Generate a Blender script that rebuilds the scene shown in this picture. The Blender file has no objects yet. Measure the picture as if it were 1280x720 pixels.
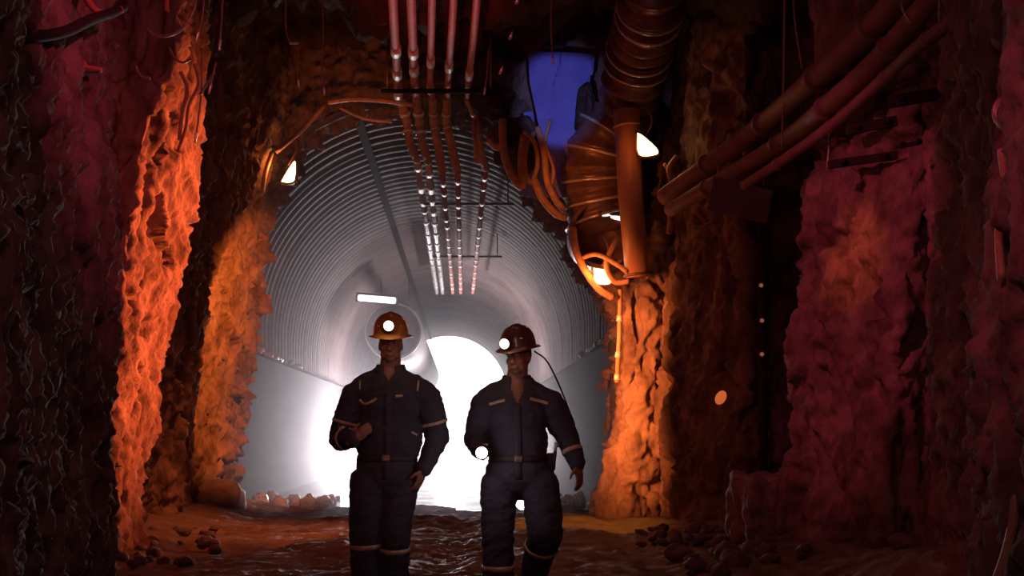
import bpy, bmesh, math, random
from mathutils import Vector, Matrix, noise, Euler
from mathutils.bvhtree import BVHTree
import numpy as np
random.seed(7)
C = bpy.context.scene.collection
F, HZ, CH = 1500.0, 540.0, 1.1          # focal length in px, horizon row, camera height
PI = math.pi

def P(px, py, Y):
    return Vector(((px-640)*Y/F, Y, CH+(HZ-py)*Y/F))

def lerp_tab(tab, y):
    if y <= tab[0][0]: return tab[0][1]
    for (a, va), (b, vb) in zip(tab, tab[1:]):
        if y <= b: return va+(vb-va)*(y-a)/(b-a)
    return tab[-1][1]

# ------------------------------------------------------------------ materials
def mat(name, col, rough=0.7, metal=0.0, col2=None, nscale=6.0, bump=0.0, bscale=20.0, stretch=(1, 1, 1), coat=0.0, emit=None, estr=0.0, vor=0.0, spec=0.5):
    m = bpy.data.materials.new(name); m.use_nodes = True
    nt = m.node_tree; N = nt.nodes; L = nt.links
    b = N['Principled BSDF']
    b.inputs['Base Color'].default_value = (*col, 1)
    b.inputs['Roughness'].default_value = rough
    b.inputs['Metallic'].default_value = metal
    b.inputs['Coat Weight'].default_value = coat
    b.inputs['Specular IOR Level'].default_value = spec
    tc = N.new('ShaderNodeTexCoord'); mp = N.new('ShaderNodeMapping')
    mp.inputs['Scale'].default_value = stretch
    L.new(tc.outputs['Object'], mp.inputs['Vector'])
    if col2:
        n = N.new('ShaderNodeTexNoise'); n.inputs['Scale'].default_value = nscale; n.inputs['Detail'].default_value = 8; n.inputs['Roughness'].default_value = 0.65
        L.new(mp.outputs[0], n.inputs['Vector'])
        r = N.new('ShaderNodeValToRGB')
        r.color_ramp.elements[0].position = 0.35; r.color_ramp.elements[0].color = (*col2, 1)
        r.color_ramp.elements[1].position = 0.65; r.color_ramp.elements[1].color = (*col, 1)
        L.new(n.outputs['Fac'], r.inputs['Fac']); L.new(r.outputs['Color'], b.inputs['Base Color'])
    if bump:
        n2 = N.new('ShaderNodeTexNoise'); n2.inputs['Scale'].default_value = bscale; n2.inputs['Detail'].default_value = 10; n2.inputs['Roughness'].default_value = 0.7
        L.new(mp.outputs[0], n2.inputs['Vector'])
        bp = N.new('ShaderNodeBump'); bp.inputs['Strength'].default_value = 1.0; bp.inputs['Distance'].default_value = bump
        src = n2.outputs['Fac']
        if vor:
            v = N.new('ShaderNodeTexVoronoi'); v.feature = 'DISTANCE_TO_EDGE'; v.inputs['Scale'].default_value = vor
            nw = N.new('ShaderNodeMix'); nw.data_type = 'VECTOR'; nw.inputs[0].default_value = 0.35
            L.new(mp.outputs[0], nw.inputs[4]); L.new(n2.outputs['Color'], nw.inputs[5])
            L.new(nw.outputs[1], v.inputs['Vector'])
            mm = N.new('ShaderNodeMath'); mm.operation = 'MINIMUM'; mm.inputs[1].default_value = 0.18
            L.new(v.outputs['Distance'], mm.inputs[0])
            ad = N.new('ShaderNodeMath'); ad.operation = 'MULTIPLY_ADD'; ad.inputs[1].default_value = 2.0
            L.new(mm.outputs[0], ad.inputs[0]); L.new(n2.outputs['Fac'], ad.inputs[2]); src = ad.outputs[0]
        L.new(src, bp.inputs['Height']); L.new(bp.outputs[0], b.inputs['Normal'])
    if emit:
        b.inputs['Emission Color'].default_value = (*emit, 1); b.inputs['Emission Strength'].default_value = estr
    return m

M = {}
M['rock'] = mat('rock', (0.34, 0.24, 0.20), 0.92, 0, (0.11, 0.075, 0.065), 3.4, 0.035, 9, (1, 1, 0.6), spec=0.06)
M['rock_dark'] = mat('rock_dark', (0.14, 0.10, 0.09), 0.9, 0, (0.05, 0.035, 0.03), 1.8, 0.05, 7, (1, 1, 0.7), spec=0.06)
M['dirt'] = mat('dirt', (0.24, 0.16, 0.11), 0.55, 0, (0.10, 0.065, 0.045), 1.6, 0.03, 9)
M['wet'] = mat('wet_concrete', (0.12, 0.11, 0.115), 0.2, 0, (0.07, 0.065, 0.07), 1.2, 0.004, 6, (1, 0.4, 1))
M['stone'] = mat('stone', (0.30, 0.22, 0.18), 0.7, 0, (0.14, 0.10, 0.08), 5, 0.02, 14)
M['wetstone'] = mat('wet_stone', (0.7, 0.66, 0.66), 0.2, 0, (0.2, 0.18, 0.18), 5, 0.02, 14)
M['steel'] = mat('galvanized_steel', (0.20, 0.148, 0.144), 0.6, 0.15, (0.12, 0.085, 0.082), 0.8, 0.004, 10, (1, 1, 1), spec=0.15)
M['concrete'] = mat('concrete', (0.075, 0.068, 0.072), 0.95, 0, (0.045, 0.04, 0.043), 0.7, 0.004, 8, (1, 0.3, 1), spec=0.03)
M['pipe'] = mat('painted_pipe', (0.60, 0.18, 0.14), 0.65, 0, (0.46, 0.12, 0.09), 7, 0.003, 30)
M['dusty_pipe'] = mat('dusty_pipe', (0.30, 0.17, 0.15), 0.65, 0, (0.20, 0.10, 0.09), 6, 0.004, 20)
M['clamp'] = mat('zinc_clamp', (0.85, 0.82, 0.82), 0.45, 0.3, None, 1, 0.002, 30)
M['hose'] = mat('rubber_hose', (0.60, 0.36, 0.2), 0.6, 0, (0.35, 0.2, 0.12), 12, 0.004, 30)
M['cable'] = mat('black_cable', (0.03, 0.025, 0.025), 0.85, spec=0.1)
M['wire'] = mat('rusty_wire', (0.45, 0.3, 0.26), 0.4, 0.3, (0.3, 0.18, 0.14), 20)
M['tip'] = mat('bright_metal', (0.9, 0.9, 0.9), 0.2, 0.6)
M['duct'] = mat('duct_fabric', (0.20, 0.12, 0.11), 0.33, 0.1, (0.11, 0.065, 0.06), 5, 0.004, 16)
M['band'] = mat('duct_hoop', (0.72, 0.68, 0.66), 0.3, 0.5, (0.5, 0.45, 0.42), 9)
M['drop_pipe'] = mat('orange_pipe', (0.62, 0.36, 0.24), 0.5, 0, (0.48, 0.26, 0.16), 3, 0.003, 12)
M['blue'] = mat('blue_sheet', (0.20, 0.22, 0.72), 0.7, 0, (0.15, 0.17, 0.62), 4, 0.006, 6)
M['lamp'] = mat('lamp_lens', (1, 0.7, 0.3), 0.3, 0, emit=(1.0, 0.62, 0.24), estr=12.0)
M['lamp_body'] = mat('lamp_body', (0.12, 0.08, 0.06), 0.5, 0.3, (0.2, 0.12, 0.08), 20)
M['tube_light'] = mat('tube_light', (1, 1, 1), 0.3, 0, emit=(1.0, 0.9, 0.82), estr=1.3)
M['strip'] = mat('highlight_emission', (1, 1, 1), 0.3, 0, emit=(1.0, 0.95, 0.95), estr=1.6)  # emission standing in for light caught on the far duct's top
M['head_lens'] = mat('head_lens', (1, 1, 1), 0.3, 0, emit=(1.0, 0.86, 0.62), estr=6.0)
M['torch_lens'] = mat('torch_lens', (1, 1, 1), 0.3, 0, emit=(0.93, 0.92, 1.0), estr=9.0)
M['indicator'] = mat('amber_indicator', (0.9, 0.5, 0.3), 0.3, 0, emit=(1.0, 0.42, 0.25), estr=0.16)
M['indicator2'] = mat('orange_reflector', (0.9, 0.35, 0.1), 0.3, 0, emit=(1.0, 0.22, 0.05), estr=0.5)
M['suit'] = mat('navy_coverall', (0.085, 0.075, 0.105), 0.9, 0, (0.055, 0.048, 0.072), 8, 0.006, 30)
M['reflect'] = mat('reflective_tape', (0.95, 0.72, 0.5), 0.35, 0.1, (0.55, 0.36, 0.24), 18)
M['skin'] = mat('skin', (0.46, 0.22, 0.15), 0.5, 0, (0.38, 0.17, 0.115), 14, 0.002, 60)
M['hair'] = mat('dark_hair', (0.02, 0.014, 0.012), 0.6, 0, None, 1, 0.003, 80)
M['helmet_amber'] = mat('amber_helmet', (0.55, 0.22, 0.05), 0.28, 0, (0.45, 0.17, 0.04), 8, coat=0.4)
M['helmet_dark'] = mat('brown_helmet', (0.16, 0.08, 0.055), 0.3, 0, (0.11, 0.055, 0.04), 8, coat=0.4)
M['boot'] = mat('black_boot', (0.03, 0.027, 0.026), 0.5, 0, None, 1, 0.003, 40)
M['belt'] = mat('dark_belt', (0.055, 0.035, 0.04), 0.6)
M['glove'] = mat('dark_glove', (0.11, 0.06, 0.055), 0.8, 0, (0.07, 0.04, 0.035), 20, 0.003, 60)
M['plate'] = mat('dusty_plate', (0.22, 0.14, 0.13), 0.8, 0, (0.16, 0.10, 0.09), 4, 0.003, 20)
M['strap'] = mat('dark_steel', (0.03, 0.024, 0.023), 0.95, 0, spec=0.1)
M['vent_grey'] = mat('vent_grey', (0.42, 0.39, 0.40), 0.5, 0, (0.33, 0.31, 0.32), 3)

# ------------------------------------------------------------------ mesh builder
class MB:
    def __init__(s): s.v = []; s.f = []
    def add(s, vs, fs):
        o = len(s.v); s.v += [Vector(v) for v in vs]; s.f += [tuple(i+o for i in f) for f in fs]; return s
    def grid(s, rows, close_u=False, cap=False):
        n = len(rows); m = len(rows[0]); vs = [p for r in rows for p in r]; fs = []
        for i in range(n-1):
            for j in range(m if close_u else m-1):
                k = (j+1) % m
                fs.append((i*m+j, i*m+k, (i+1)*m+k, (i+1)*m+j))
        if cap:
            fs.append(tuple(range(m))[::-1]); fs.append(tuple((n-1)*m+i for i in range(m)))
        return s.add(vs, fs)
    def tube(s, pts, r, seg=10, cap=True):
        pts = [Vector(p) for p in pts]; n = len(pts)
        rs = r if isinstance(r, (list, tuple)) else [r]*n
        rows = []; up = None
        for i, p in enumerate(pts):
            t = (pts[min(i+1, n-1)]-pts[max(i-1, 0)])
            t = t.normalized() if t.length > 1e-9 else Vector((0, 0, 1))
            if up is None:
                a = Vector((0, 0, 1)) if abs(t.z) < 0.9 else Vector((1, 0, 0))
                up = (a-t*a.dot(t)).normalized()
            else:
                up = (up-t*up.dot(t)).normalized()
            w = t.cross(up)
            rows.append([p+(up*math.cos(2*PI*k/seg)+w*math.sin(2*PI*k/seg))*rs[i] for k in range(seg)])
        return s.grid(rows, True, cap)
    def box(s, c, d, rot=None, bev=0.0):
        bm = bmesh.new(); bmesh.ops.create_cube(bm, size=1)
        for v in bm.verts: v.co = Vector((v.co.x*d[0], v.co.y*d[1], v.co.z*d[2]))
        if bev: bmesh.ops.bevel(bm, geom=list(bm.edges), offset=bev, segments=3, profile=0.5, affect='EDGES')
        R = rot if rot is not None else Matrix.Identity(3)
        bm.verts.index_update()
        s.add([R@v.co+Vector(c) for v in bm.verts], [tuple(v.index for v in f.verts) for f in bm.faces]); bm.free(); return s
    def lathe(s, prof, seg=32, tf=None):     # prof: (r, z)
        rows = []
        for r, z in prof:
            rows.append([Vector((r*math.cos(2*PI*k/seg), r*math.sin(2*PI*k/seg), z)) for k in range(seg)])
        if tf: rows = [[tf(p) for p in row] for row in rows]
        return s.grid(rows, True, True)
    def ell(s, c, r, rot=None, seg=16, ring=10):
        R = rot if rot is not None else Matrix.Identity(3); rows = []
        for i in range(ring+1):
            a = -PI/2+PI*i/ring; a = max(-PI/2+0.02, min(PI/2-0.02, a))
            rows.append([Vector(c)+R@Vector((r[0]*math.cos(a)*math.cos(2*PI*k/seg), r[1]*math.cos(a)*math.sin(2*PI*k/seg), r[2]*math.sin(a))) for k in range(seg)])
        return s.grid(rows, True, True)
    def cap(s, p0, r0, p1, r1, seg=14, sq=1.0):
        """tapered capsule"""
        p0 = Vector(p0); p1 = Vector(p1); d = (p1-p0); L = d.length; t = d/L
        pts = []; rs = []
        for k in range(5):
            a = PI/2*(1-k/4); pts.append(p0-t*r0*math.sin(a)); rs.append(max(0.001, r0*math.cos(a)))
        for k in range(1, 4): pts.append(p0+d*k/4); rs.append(r0+(r1-r0)*k/4)
        for k in range(5):
            a = PI/2*k/4; pts.append(p1+t*r1*math.sin(a)); rs.append(max(0.001, r1*math.cos(a)))
        return s.tube(pts, rs, seg)
    def mesh(s, name):
        me = bpy.data.meshes.new(name); me.from_pydata([tuple(v) for v in s.v], [], s.f); me.update()
        bm = bmesh.new(); bm.from_mesh(me); bmesh.ops.recalc_face_normals(bm, faces=bm.faces); bm.to_mesh(me); bm.free()
        return me
    def build(s, name, m, parent=None, smooth=True, origin=None):
        me = s.mesh(name)
        return link(name, me, m, parent, smooth, origin)

def link(name, me, m, parent=None, smooth=True, origin=None):
    if m: me.materials.append(M[m] if isinstance(m, str) else m)
    if smooth: me.polygons.foreach_set('use_smooth', [True]*len(me.polygons))
    o = bpy.data.objects.new(name, me); C.objects.link(o)
    if parent is not None: o.parent = parent
    if parent is None and origin is not None:
        me.transform(Matrix.Translation(-Vector(origin))); o.location = origin
    elif parent is not None:
        me.transform(Matrix.Translation(-parent.location)) if parent.type == 'EMPTY' else me.transform(Matrix.Translation(-world_loc(parent)))
    return o
def world_loc(o):
    v = Vector(o.location); p = o.parent
    while p: v += Vector(p.location); p = p.parent
    return v
def tag(o, label, cat, group=None):
    o['label'] = label; o['category'] = cat
    if group: o['group'] = group
    return o
def thing(name, label, cat, loc=(0, 0, 0), group=None):
    o = bpy.data.objects.new(name, None); C.objects.link(o); o.location = loc
    o.empty_display_size = 0.1
    return tag(o, label, cat, group)
def struct(o): o['kind'] = 'structure'; return o

def crom(pts, n=8):
    pts = [Vector(p) for p in pts]; out = []
    q = [pts[0]*2-pts[1]]+pts+[pts[-1]*2-pts[-2]]
    for i in range(1, len(q)-2):
        a, b, c, d = q[i-1:i+3]
        for k in range(n):
            t = k/n
            out.append(0.5*((2*b)+(c-a)*t+(2*a-5*b+4*c-d)*t*t+(3*b-a-3*c+d)*t**3))
    out.append(pts[-1]); return out

# ------------------------------------------------------------------ rock sheets
def fbm(p, amp=(0.22, 0.09, 0.035), sc=(0.9, 2.8, 8.0), st=0.55, seed=0):
    q = Vector((p.x+seed, p.y, p.z*st))
    d = amp[0]*noise.noise(q*sc[0])
    q3 = q*3.1; w = Vector((noise.noise(q3), noise.noise(q3+Vector((31.7, 5.1, 2.3))), noise.noise(q3+Vector((7.9, 41.3, 17.7)))))*0.16
    r = 1-abs(noise.noise((q+w)*sc[1]+Vector((3, 7, 1))))*2
    d += amp[1]*r
    d += amp[2]*(1.2*(0.45-abs(noise.noise((q+w)*sc[2]))*2)+0.8*noise.noise(q*sc[2]*2.1)+0.5*noise.noise(q*sc[2]*4.7))
    c = noise.noise((q+w*1.5)*4.2+Vector((9, 2, 5)))
    if c > 0.22: d -= min(1, (c-0.22)/0.10)*1.1*amp[1]
    return d
def sheet(name, rows, m, amp=(0.22, 0.09, 0.035), seed=0, st=0.55, flip=False, fade=None):
    """rows: 2D list of Vectors. displaced along the normal"""
    A = np.array([[tuple(p) for p in r] for r in rows])
    du = np.gradient(A, axis=0); dv = np.gradient(A, axis=1)
    n = np.cross(du, dv); n /= np.linalg.norm(n, axis=2, keepdims=True)+1e-9
    if flip: n = -n
    for i in range(A.shape[0]):
        for j in range(A.shape[1]):
            f = fade(A[i, j]) if fade else 1.0
            A[i, j] += n[i, j]*fbm(Vector(A[i, j]), amp, st=st, seed=seed)*f
    mb = MB(); mb.v = [Vector(v) for v in A.reshape(-1, 3)]
    R, K = A.shape[:2]
    mb.f = [(i*K+j, i*K+j+1, (i+1)*K+j+1, (i+1)*K+j) for i in range(R-1) for j in range(K-1)]
    me = bpy.data.meshes.new(name); me.from_pydata([tuple(v) for v in mb.v], [], mb.f); me.update()
    return link(name, me, m)

def wall(name, cols, m, du=0.025, dv=0.028, z0=-0.35, z1=7.6, **kw):
    zs = [z0+(z1-z0)*k/int((z1-z0)/dv) for k in range(int((z1-z0)/dv)+1)]
    base = []
    for Y, spec in cols:
        if isinstance(spec, (int, float)): base.append([Vector((spec, Y, z)) for z in zs])
        else:
            base.append([Vector(((lerp_tab(spec, HZ-(z-CH)*F/Y)-640)*Y/F, Y, z)) for z in zs])
    rows = []
    for a, b in zip(base, base[1:]):
        L = max((p-q).length for p, q in zip(a[::20], b[::20]))
        near = 1.0 if a[0].y > 4 else 3.0
        n = max(2, int(L/(du*near)))
        for k in range(n):
            t = k/n; rows.append([p.lerp(q, t) for p, q in zip(a, b)])
    rows.append(base[-1])
    # soften the corners of the plan
    A = np.array([[tuple(p) for p in r] for r in rows])
    for _ in range(8):
        B = A.copy(); B[1:-1] = (A[:-2]+2*A[1:-1]+A[2:])/4; A = B
    rows = [[Vector(v) for v in r] for r in A]
    return sheet(name, rows, m, **kw)

left_cols = [
 (-1.6, -2.3), (3.0, -2.25), (4.6, [(0, -40), (720, -60)]),
 (6.0, [(-200, 10), (0, 30), (150, 22), (400, 20), (720, 10)]),
 (7.4, [(-200, 70), (0, 80), (100, 88), (250, 80), (450, 66), (720, 60)]),
 (8.8, [(-200, 140), (0, 138), (60, 140), (160, 122), (250, 130), (400, 128), (560, 132), (720, 140)]),
 (9.3, [(-200, 120), (0, 112), (720, 112)]),
 (9.9, [(-200, 105), (720, 105)]), (10.35, [(-200, 118), (720, 108)]),
 (10.3, [(-200, 232), (0, 228), (60, 222), (100, 205), (200, 175), (250, 166), (300, 163), (400, 150), (460, 147), (520, 136), (600, 138), (640, 139), (720, 142)]),
 (10.9, [(-200, 250), (0, 240), (100, 224), (200, 204), (300, 193), (400, 180), (520, 168), (640, 160), (720, 164)]),
 (11.5, [(-200, 262), (0, 256), (60, 252), (100, 244), (200, 235), (250, 231), (300, 224), (400, 210), (460, 196), (520, 199), (600, 180), (640, 181), (720, 190)]),
 (12.1, [(-200, 230), (0, 225), (300, 195), (600, 150), (720, 150)]),
 (12.9, [(-200, 250), (0, 246), (300, 215), (520, 190), (640, 170), (720, 168)]),
 (13.8, [(-200, 300), (0, 270), (200, 258), (300, 250), (400, 238), (520, 225), (640, 205), (720, 205)]),
 (15.0, [(-200, 340), (0, 315), (200, 296), (300, 283), (400, 262), (520, 238), (640, 232), (720, 230)]),
 (15.6, [(-200, 360), (0, 340), (200, 322), (300, 300), (400, 278), (460, 264), (520, 252), (600, 247), (720, 244)]),
 (16.3, [(-200, 420), (0, 400), (100, 372), (150, 350), (200, 337), (260, 324), (300, 318), (360, 309), (420, 301), (480, 294), (540, 285), (600, 272), (640, 268), (720, 262)]),
 (17.0, [(-200, 400), (0, 380), (200, 318), (300, 302), (420, 280), (540, 266), (640, 250), (720, 250)]),
]
right_cols = [
 (17.0, [(-200, 850), (100, 850), (350, 795), (500, 790), (600, 780), (720, 765)]),
 (16.0, [(-200, 860), (100, 850), (250, 830), (345, 785), (450, 780), (520, 776), (560, 769), (600, 758), (640, 744), (720, 735)]),
 (15.6, [(-200, 870), (100, 860), (250, 845), (345, 808), (450, 800), (600, 790), (720, 782)]),
 (15.7, [(-200, 880), (100, 870), (250, 860), (345, 832), (400, 827), (450, 818), (520, 823), (600, 817), (720, 812)]),
 (16.3, [(-200, 885), (100, 880), (250, 865), (350, 842), (450, 834), (640, 834), (720, 830)]),
 (15.0, [(-200, 880), (100, 870), (250, 850), (350, 843), (450, 834), (560, 838), (640, 842), (720, 842)]),
 (14.4, [(-200, 890), (200, 885), (640, 880), (720, 875)]),
 (13.8, [(-200, 930), (300, 934), (640, 930), (720, 930)]),
 (14.3, [(-200, 955), (720, 952)]),
 (14.2, [(-200, 1040), (720, 1015)]),
 (11.6, [(-200, 1050), (0, 1060), (200, 1060), (300, 1030), (440, 1010), (560, 1020), (720, 1000)]),
 (11.0, [(-200, 1015), (0, 1024), (60, 1035), (120, 1048), (190, 1040), (240, 1014), (300, 1010), (350, 1012), (400, 998), (440, 987), (500, 994), (560, 998), (600, 985), (640, 972), (720, 965)]),
 (10.3, [(-200, 1078), (0, 1080), (240, 1070), (440, 1052), (600, 1050), (720, 1040)]),
 (9.6, [(-200, 1140), (0, 1140), (240, 1140), (440, 1122), (600, 1110), (720, 1110)]),
 (9.7, [(-200, 1165), (720, 1160)]),
 (8.6, [(-200, 1190), (240, 1185), (600, 1180), (720, 1180)]),
 (7.6, [(-200, 1225), (300, 1232), (720, 1228)]),
 (7.2, [(-200, 1262), (720, 1258)]),
 (6.3, [(-200, 1262), (120, 1262), (300, 1250), (440, 1232), (560, 1250), (650, 1262), (720, 1240)]),
 (5.4, [(-200, 1300), (720, 1290)]),
 (3.0, 2.25), (-1.6, 2.35),
]
struct(wall('wall_left', left_cols, 'rock', seed=0, flip=False, amp=(0.14, 0.085, 0.05)))
struct(wall('wall_right', right_cols, 'rock', seed=11, flip=False, amp=(0.14, 0.09, 0.045)))

# ceiling of the near drift, back closure
rows = []
for i in range(150):
    Y = -1.6+19.0*i/149
    rows.append([Vector((-6+12*j/110, Y, 6.35+0.12*math.sin(Y*1.7)-0.02*(-6+12*j/110)**2)) for j in range(111)])
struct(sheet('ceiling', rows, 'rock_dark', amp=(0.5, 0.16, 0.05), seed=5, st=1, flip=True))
rows = [[Vector((-4+8*i/30, -1.6, -0.3+8*j/30)) for j in range(31)] for i in range(31)]
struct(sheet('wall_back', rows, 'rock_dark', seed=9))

# head wall round the tunnel mouth
rim = [(262, 720), (268, 650), (276, 600), (286, 540), (295, 480), (303, 420), (310, 360), (317, 300), (326, 258), (342, 215), (366, 175), (400, 142), (440, 126),
       (490, 122), (540, 128), (590, 140), (625, 165), (655, 215), (690, 262), (712, 305), (735, 345), (762, 385), (776, 425), (776, 480), (774, 540), (768, 590), (756, 640), (750, 720)]
rimw = crom([P(x, y, 16.5) for x, y in rim], 14)
cen = P(525, 420, 16.5); rows = []
prof = [(0.97, 17.35), (0.985, 17.0), (1.0, 16.7), (1.03, 16.5), (1.09, 16.42), (1.2, 16.4), (1.4, 16.4), (1.75, 16.45), (2.1, 16.6)]
pr = []
for a, b in zip(prof, prof[1:]):
    for k in range(8): pr.append((a[0]+(b[0]-a[0])*k/8, a[1]+(b[1]-a[1])*k/8))
pr.append(prof[-1])
for q in rimw:
    rows.append([Vector((cen.x+(q.x-cen.x)*s, y, cen.z+(q.z-cen.z)*s)) for s, y in pr])
struct(sheet('wall_mouth', rows, 'rock', amp=(0.1, 0.10, 0.07), seed=21, st=1, flip=True))

# ------------------------------------------------------------------ steel tunnel
def cx(Y): return -1.32-0.042*(Y-16.5)
Y0, Y1, R, ZC = 16.75, 58.0, 2.87, 2.9
prof = []
for k in range(6): prof.append((-1, 0, 2.25+(ZC-2.25)*k/6))
NA = 72
rows = []
n = int((Y1-Y0)/0.04)
for i in range(n+1):
    Y = Y0+(Y1-Y0)*i/n
    c = 0.032*math.cos(2*PI*(Y-Y0)/0.40)
    lap = 0.02 if ((Y-Y0) % 2.4) < 0.2 else 0
    r = R+c-lap
    row = [Vector((cx(Y)-r, Y, 2.25)), Vector((cx(Y)-r, Y, 2.6))]
    for k in range(NA+1):
        a = PI-PI*k/NA
        row.append(Vector((cx(Y)+r*math.cos(a), Y, ZC+r*math.sin(a))))
    row += [Vector((cx(Y)+r, Y, 2.6)), Vector((cx(Y)+r, Y, 2.25))]
    rows.append(row)
struct(MB().grid(rows).build('wall_lining', 'steel'))
for sx, nm in ((-1, 'wall_footing_left'), (1, 'wall_footing_right')):
    rows = []
    for i in range(101):
        Y = 16.8+(Y1-16.8)*i/100
        x0 = cx(Y)+sx*2.72; x1 = cx(Y)+sx*3.3
        rows.append([Vector((x0-sx*0.06, Y, -0.1)), Vector((x0, Y, 0.5)), Vector((x0, Y, 2.36)), Vector((x0+sx*0.05, Y, 2.42)), Vector((x1, Y, 2.46)), Vector((x1, Y, -0.1))])
    struct(MB().grid(rows, True, True).build(nm, 'concrete', smooth=False))
# longitudinal seam plate under the crown
mb = MB(); rows = []
for i in range(80):
    Y = 16.9+(Y1-17)*i/79; row = []
    for a, rr in ((106.5, R-0.04), (106.5, R-0.07), (109, R-0.07), (109, R-0.04)):
        row.append(Vector((cx(Y)+rr*math.cos(math.radians(a)), Y, ZC+rr*math.sin(math.radians(a)))))
    rows.append(row)
struct(MB().grid(rows, True, True).build('trim_1', 'strap', smooth=False))

# glowing strip added as the white highlight on the far duct
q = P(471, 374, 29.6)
t = thing('duct_highlight', 'glowing strip added for the bright highlight on top of the round duct', 'lamp', q)
MB().box(q, (0.95, 0.12, 0.16), Euler((0, 0.08, 0)).to_matrix(), 0.05).build('highlight_glow', 'strip', t)
MB().box(q+Vector((0, 0.12, 0.02)), (1.05, 0.12, 0.24), Euler((0, 0.08, 0)).to_matrix(), 0.03).build('highlight_backing', 'steel', t)
# floor
rows = []
for i in range(330):
    Y = -1.6+19.0*i/329
    row = []
    for j in range(221):
        x = -5.5+11*j/220
        rut = -0.05*math.exp(-((x+0.55)/0.22)**2)-0.05*math.exp(-((x-1.2)/0.22)**2)
        side = 0.22*max(0, (abs(x+0.6)-2.6))**1.3
        row.append(Vector((x, Y, rut+side)))
    rows.append(row)
struct(sheet('floor', rows, 'dirt', amp=(0.06, 0.02, 0.016), seed=31, st=1, flip=True))
rows = []
for i in range(300):
    Y = 16.9+41.6*i/299
    rows.append([Vector((cx(Y)-2.9+5.8*j/40, Y, 0.012*noise.noise(Vector((j*0.3, Y*1.3, 0))))) for j in range(41)])
struct(MB().grid(rows).build('floor_tunnel', 'wet'))

# ------------------------------------------------------------------ stones
def stone_mesh(r, seed, flat=0.75, sub=3, boxy=0.0):
    bm = bmesh.new(); bmesh.ops.create_icosphere(bm, subdivisions=sub, radius=1)
    for v in bm.verts:
        p = v.co.copy()
        k = 1/max(abs(p.x), abs(p.y), abs(p.z))
        p = p*(1+(k-1)*boxy)
        d = 1+0.30*noise.noise(p*1.3+Vector((seed*3.1, 0, 0)))+0.12*noise.noise(p*3.5+Vector((0, seed, 0)))
        v.co = Vector((p.x*d*r, p.y*d*r, p.z*d*r*flat))
    me = bpy.data.meshes.new('stone'); bm.to_mesh(me); bm.free(); return me
def stone(name, loc, r, seed, m, label, cat, group=None, flat=0.75, rot=0, sub=3, boxy=0.0):
    me = stone_mesh(r, seed, flat, sub, boxy); o = link(name, me, m)
    o.location = loc; o.rotation_euler = (0, 0, rot); tag(o, label, cat, group); return o
p = P(279, 612, 15.9)
o = stone('boulder', (p.x, 15.7, 0.24), 0.34, 3, 'stone', 'rounded orange-lit boulder at the foot of the left side of the tunnel mouth', 'boulder', flat=0.8)
# rock block on the right
me = stone_mesh(1, 8, 1, 5, 0.75)
o = link('rock_block', me, 'stone'); o.scale = (0.30, 0.30, 0.36); o.location = (2.46, 11.6, 0.33); o.rotation_euler = (0, 0.03, 0.15)
tag(o, 'squat flat-topped block of rock standing at the foot of the right wall', 'rock block')
g = 'loose stones along the right wall'
protos = [stone_mesh(1, s, 0.7, 3) for s in (1, 2, 4, 5, 6, 9)]
for me in protos: me.materials.append(M['stone']); me.polygons.foreach_set('use_smooth', [True]*len(me.polygons))
random.seed(3)
for k in range(95):
    Y = random.uniform(9.0, 13.6)
    px = random.uniform(835, 1150) if Y < 11.5 else random.uniform(800, 960)
    x = (px-640)*Y/F; r = random.uniform(0.03, 0.10)*(1.2 if Y < 11 else 0.9)
    s = protos[k % 6]; o = bpy.data.objects.new('stone', s); C.objects.link(o)
    base = 0.22*max(0, (abs(x+0.6)-2.6))**1.3
    o.location = (x, Y, base+r*0.45); o.scale = (r, r*random.uniform(0.7, 1.1), r*random.uniform(0.7, 1.2)); o.rotation_euler = (random.uniform(-.4, .4), random.uniform(-.4, .4), random.uniform(0, 6))
    tag(o, 'small loose stone in the rubble strewn at the foot of the right wall', 'stone', g)
for k in range(40):
    Y = random.uniform(9.6, 13.5); x = (random.uniform(110, 240)-640)*Y/F+0.25; r = random.uniform(0.025, 0.07)
    o = bpy.data.objects.new('stone', protos[k % 6]); C.objects.link(o)
    o.location = (x, Y, r*0.5+0.02); o.scale = (r, r*random.uniform(0.7, 1.1), r); o.rotation_euler = (0.2, 0.1, random.uniform(0, 6))
    tag(o, 'small loose stone scattered on the dirt at the foot of the left pillar', 'stone', 'loose stones along the left wall')
protw = [stone_mesh(1, s, 0.8, 3) for s in (12, 13, 14)]
for me in protw: me.materials.append(M['wetstone']); me.polygons.foreach_set('use_smooth', [True]*len(me.polygons))
for k in range(34):
    Y = random.uniform(16.9, 19.5); side = k % 3 != 0
    x = cx(Y)-random.uniform(1.3, 2.6) if side else cx(Y)+random.uniform(1.9, 2.6); r = random.uniform(0.05, 0.12)
    o = bpy.data.objects.new('wet_stone', protw[k % 3]); C.objects.link(o)
    o.location = (x, Y, r*0.6); o.scale = (r, r, r*random.uniform(0.8, 1.6)); o.rotation_euler = (0, 0, random.uniform(0, 6))
    tag(o, 'wet glinting stone at the %s edge of the wet tunnel floor just inside the mouth' % ('left' if side else 'right'), 'stone', 'wet stones inside the tunnel mouth, %s side' % ('left' if side else 'right'))
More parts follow.
